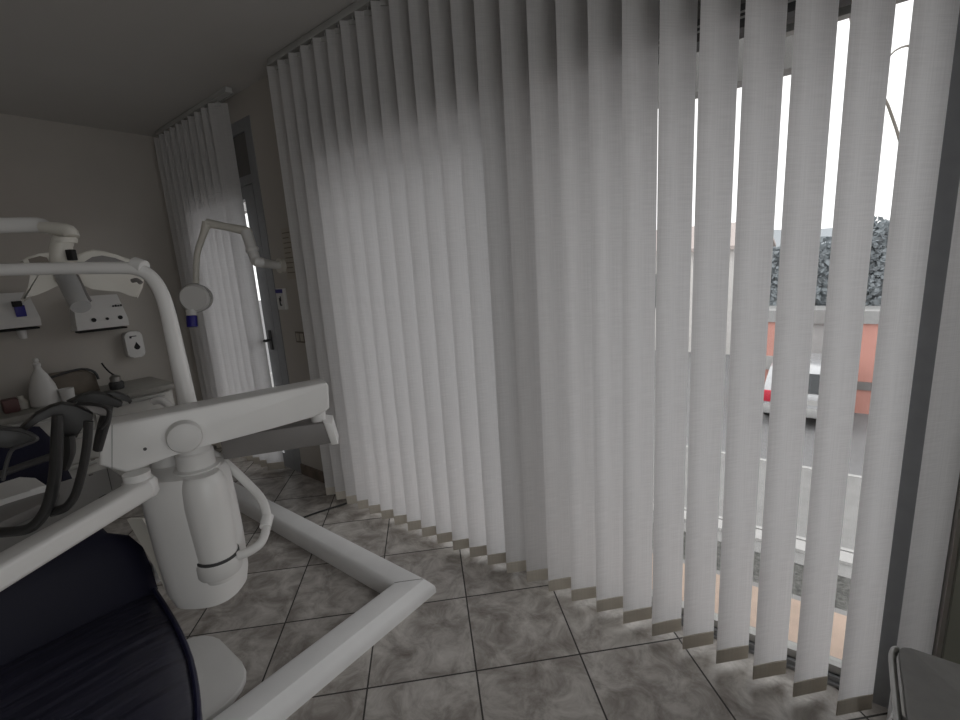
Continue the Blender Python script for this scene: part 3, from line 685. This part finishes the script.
# ------------------------------------------------------------------ instrument tray
tr_ = thing('instrument_tray', 'grey instrument console with black handpiece holders over the navy chair', 'instrument console', (-1.2, .1, 1.04))
e0 = onz(160, 494, 1.012); e1 = onz(-50, 626, 1.012); td = (e1-e0).normalized(); tn = Vector((td.y, -td.x, 0))
if tn.x < 0: tn = -tn
TA = e0-tn*.029+Vector((0, 0, .022))+td*.01; TB = e1-tn*.029+Vector((0, 0, .022))
x = MB(); x.obox((TA+TB)/2, td, tn, (TB-TA).length/2, .029, .022, .010, 3)
x.lathe(TA+Vector((0, 0, -.022)), [(.024, 0), (.0295, .008), (.0295, .036), (.024, .044)], 24)
x.obj('carrier_arm', M['white'], tr_)
x = MB(); x.lathe(TA+Vector((-.008, -.006, 0)), [(.032, .0), (.032, .020), (.028, .024), (.028, .040)], 28); x.obj('swivel', M['white2'], tr_)
zt = 1.012
pp_ = [(88, 452), (99, 466), (124, 475), (127, 481), (117, 491), (80, 519), (47, 537), (-60, 590), (-60, 508), (20, 476), (60, 456)]
x = MB(); x.prism([Vector((max(q_.x, -1.60), q_.y, q_.z)) for q_ in (onz(a, b, zt) for a, b in pp_)], (0, 0, -.05), .010, 3); cb = x.obj('console_body', M['grey'], tr_)
x = MB(); x.prism([onz(a, b, zt+.0004) for a, b in ((106.6, 468), (107.4, 468), (112.4, 490), (111.6, 490))], (0, 0, .0005)); x.obj('seam', M['dark'], cb, smooth=False)
x = MB(); x.prism([onz(a, b, zt+.0004) for a, b in ((97, 503), (99, 498), (104, 495), (110, 493.5), (115.5, 493.5), (112, 498), (106, 501.5), (100, 504))], (0, 0, .001)); x.obj('finger_recess', M['blackin'], cb, smooth=False)
for bp_ in ((91, 475), (93, 460)):
    c = onz(*bp_, zt); x = MB(); x.cyl(c, c+Vector((0, 0, .002)), .005, n=14); x.obj('button', M['midgrey'], cb)
x = MB(); x.prism([onz(a, b, 1.05) for a, b in ((-20, 490), (4, 482), (20, 476), (36, 477), (48, 485), (30, 490), (4, 498), (-20, 507))], (0, 0, -.036), .007, 3); x.obj('control_pod', M['white2'], cb)
x = MB(); x.prism([onz(a, b, 1.035) for a, b in ((-20, 510), (4, 501), (50, 484), (58, 488), (54, 498), (4, 521), (-20, 532))], (0, 0, -.022), .004); x.obj('side_panel', M['midgrey'], cb)
def plate(px, t, th=.022, nm='instrument_holder', parent=tr_, bev=.003, m='black'):
    p0 = at(px[0][0], px[0][1], t)
    x = MB(); x.prism([onplane(a, b, p0, FW) for a, b in px], FW*th, bev); return x.obj(nm, M[m], parent)
FW = ray(70, 430).normalized(); FW = Vector((FW.x, FW.y, 0)).normalized()
def holder(px, t, r, flat=True, m='black', nm='instrument_holder', parent=tr_):
    x = MB(); x.tube([at(a, b, t+(c or 0)) for a, b, c in px], r, n=12, smooth=4, flat=FW if flat else None); return x.obj(nm, M[m], parent)
h1 = plate([(20, 429), (36, 415), (50, 407.5), (62, 404), (76, 406), (93.5, 414.5), (93, 420), (88, 424), (82, 425), (77, 438), (63, 437), (60, 416), (54, 413.5), (41, 421), (26, 431)], .80, .035)
holder([(57.5, 415, 0), (57, 440, 0), (55.5, 470, 0), (52, 492, -.01), (45, 512, -.02), (33, 526, -.03), (18, 531, -.035), (-8, 533, -.04)], .80, [.0075, .009, .009, .009, .0085, .008, .007, .007], parent=h1, nm='hanger_loop')
holder([(88.5, 421, 0), (87.5, 440, 0), (85, 458, 0), (81, 476, 0), (75, 495, 0), (66, 507, -.005), (54, 511.5, -.005)], .80, .0068, parent=h1, nm='hanger_loop')
h2 = plate([(67, 403), (82, 396), (93, 392.5), (104, 394), (123, 402.5), (122, 406.5), (118, 408), (111, 406.5), (96, 404), (82, 403)], .92, .035)
holder([(108, 407, 0), (105, 420, 0), (101, 435, 0), (97.5, 450, 0)], .92, [.0085, .010, .0095, .008], parent=h2, nm='handpiece')
h3 = plate([(77, 403.5), (90, 404.5), (103, 407), (108.5, 411), (107, 416), (100, 416), (93, 412.5)], .85, .022, m='midgrey')
holder([(79, 403.5, 0), (92, 404, 0), (104, 406.5, 0), (109, 411.5, 0), (106.5, 421, 0), (101, 428, 0)], .85, .0035, parent=h3, nm='rim')
h4 = plate([(104, 393.5), (112, 391.5), (121, 393.5), (130, 397), (132.5, 401.5), (130, 404.5), (127, 400.5), (116, 397.5)], .98, .03)
h5 = plate([(-6, 429), (6, 429), (18, 430.5), (33, 436), (35, 439.5), (32, 442), (20, 445), (10, 449), (-6, 447)], .74, .03)
holder([(-6, 428, 0), (8, 429, 0), (22, 431, 0), (34, 436, 0), (36, 440, 0), (22, 445.5, 0), (12, 450, 0), (7, 462, 0), (3, 480, 0)], .735, .0028, m='dark', parent=h5, nm='rim')
holder([(69, 436, 0), (69.5, 452, 0), (65, 468, 0)], .84, [.0085, .009, .007], parent=h1, nm='handpiece')
holder([(-10, 478, 0), (20, 467, 0), (52, 456, 0), (60, 452, 0)], .88, .006, m='dark', nm='support_bar')

# ------------------------------------------------------------------ dental chair
ch = thing('dental_chair', 'navy blue vinyl dental chair under the instrument console', 'dental chair', (-1.45, .05, 0))
def slab(sections, name, m, parent):
    # sections: list of (centre x, z, half width, y centre, normal, thickness); rounded cross-section
    rings = []
    for (X, Z, yc, hw, nx, nz, th) in sections:
        r = []
        for k in range(28):
            a = 2*PI*k/28; c, s_ = math.cos(a), math.sin(a); p = 5
            cu = math.copysign(abs(c)**(2/p), c); su = math.copysign(abs(s_)**(2/p), s_)
            r.append(Vector((X+nx*su*th/2-nx*th/2, yc+hw*cu, Z+nz*su*th/2-nz*th/2)))
        rings.append(r)
    return MB().loft(rings).obj(name, m, parent)
ycn = -.02
st = slab([(-1.67, .595, ycn, .33, -.1, 1, .08), (-1.64, .605, ycn, .355, -.05, 1, .11), (-1.52, .613, ycn, .357, 0, 1, .11), (-1.38, .619, ycn, .338, 0, 1, .11), (-1.2, .62, ycn, .312, 0, 1, .11), (-1.05, .62, ycn, .272, 0, 1, .11), (-.95, .615, ycn, .228, .1, 1, .11), (-.88, .60, ycn, .18, .25, 1, .10), (-.85, .58, ycn, .12, .4, 1, .06)], 'seat', M['navyseat'], ch)
bk = slab([(-1.573, .56, ycn, .345, .96, .28, .06), (-1.576, .60, ycn, .366, .96, .28, .10), (-1.590, .67, ycn, .366, .96, .28, .11), (-1.607, .735, ycn, .360, .96, .28, .11), (-1.623, .78, ycn, .338, .94, .30, .11), (-1.64, .81, ycn, .292, .92, .35, .11), (-1.68, .88, ycn, .265, .9, .4, .10), (-1.77, .98, ycn, .262, .85, .5, .10), (-1.85, 1.085, ycn, .25, .85, .5, .09), (-1.88, 1.12, ycn, .235, .85, .5, .08), (-1.893, 1.138, ycn, .16, .85, .5, .06), (-1.93, 1.18, ycn, .14, .85, .5, .06), (-1.96, 1.21, ycn, .10, .85, .5, .04)], 'backrest', M['navy'], ch)
x = MB(); x.tube([(-1.60, ycn+.352, .600), (-1.38, ycn+.334, .604), (-1.2, ycn+.308, .604), (-1.05, ycn+.268, .604), (-.96, ycn+.230, .600), (-.89, ycn+.185, .588)], .007, n=8); x.obj('piping', M['navyedge'], st)
x = MB(); x.box(-1.95, -1.0, -.22, .18, .44, .505, .015); x.obj('seat_frame', M['white2'], ch)
x = MB(); x.loft([[Vector((-1.86+.12*math.cos(a), -.02+.12*math.sin(a), z)) for a in [2*PI*k/24 for k in range(24)]] for z in (.06, .30, .47)]); x.obj('lift_column', M['white2'], ch)
def rpoly(x0, x1, y0, y1, r): return rr((x0+x1)/2, (y0+y1)/2, (x1-x0)/2, (y1-y0)/2, r)
x = MB(); x.prism([(a, b, 0) for a, b in rpoly(-2.12, -1.635, -.42, .59, .14)], (0, 0, .026), .008, 3); x.obj('base_plate', M['white2'], ch)

# ------------------------------------------------------------------ cart in the near right corner
kc = thing('drawer_cart', 'grey topped drawer cart with rounded silver edge below the blind', 'cart', (.4, 1.0, 0))
ZK = .62; x0, x1, y0, y1 = .140, .62, .62, 1.235
x = MB(); x.prism([(a, b, ZK-.02) for a, b in rpoly(x0+.012, x1, y0, y1, .02)], (0, 0, .02), .003); x.obj('cart_top', M['cart'], kc)
x = MB(); x.tube([(x0+.012, y1-.005, ZK-.01), (x0+.003, y1-.02, ZK-.012), (x0, y1-.10, ZK-.016), (x0+.001, y0+.05, ZK-.016), (x0+.01, y0, ZK-.012)], .007, n=10); x.obj('edge_trim', M['steel'], kc)
x = MB(); x.box(x0+.05, x1-.01, y0+.04, y1-.03, .10, ZK-.02, .004); x.obj('carcass', M['dark'], kc)
for k in range(4):
    x = MB(); x.box(x0+.02, x0+.05, y0+.05, y1-.04, .12+k*.12, .228+k*.12, .006); dr = x.obj('drawer', M['cab'], kc)
    x = MB(); x.tube([(x0+.02, y0+.15, .20+k*.12), (x0-.004, y0+.17, .20+k*.12), (x0-.004, y1-.17, .20+k*.12), (x0+.02, y1-.15, .20+k*.12)], .006, n=8); x.obj('handle', M['steel'], dr)
for a, b in ((x0+.1, y0+.08), (x0+.1, y1-.09), (x1-.06, y0+.08), (x1-.06, y1-.09)):
    x = MB(); x.cyl((a-.012, b, .035), (a+.012, b, .035), .035, n=20); x.cyl((a, b, .03), (a, b, .10), .01, n=10); x.obj('caster', M['black'], kc)
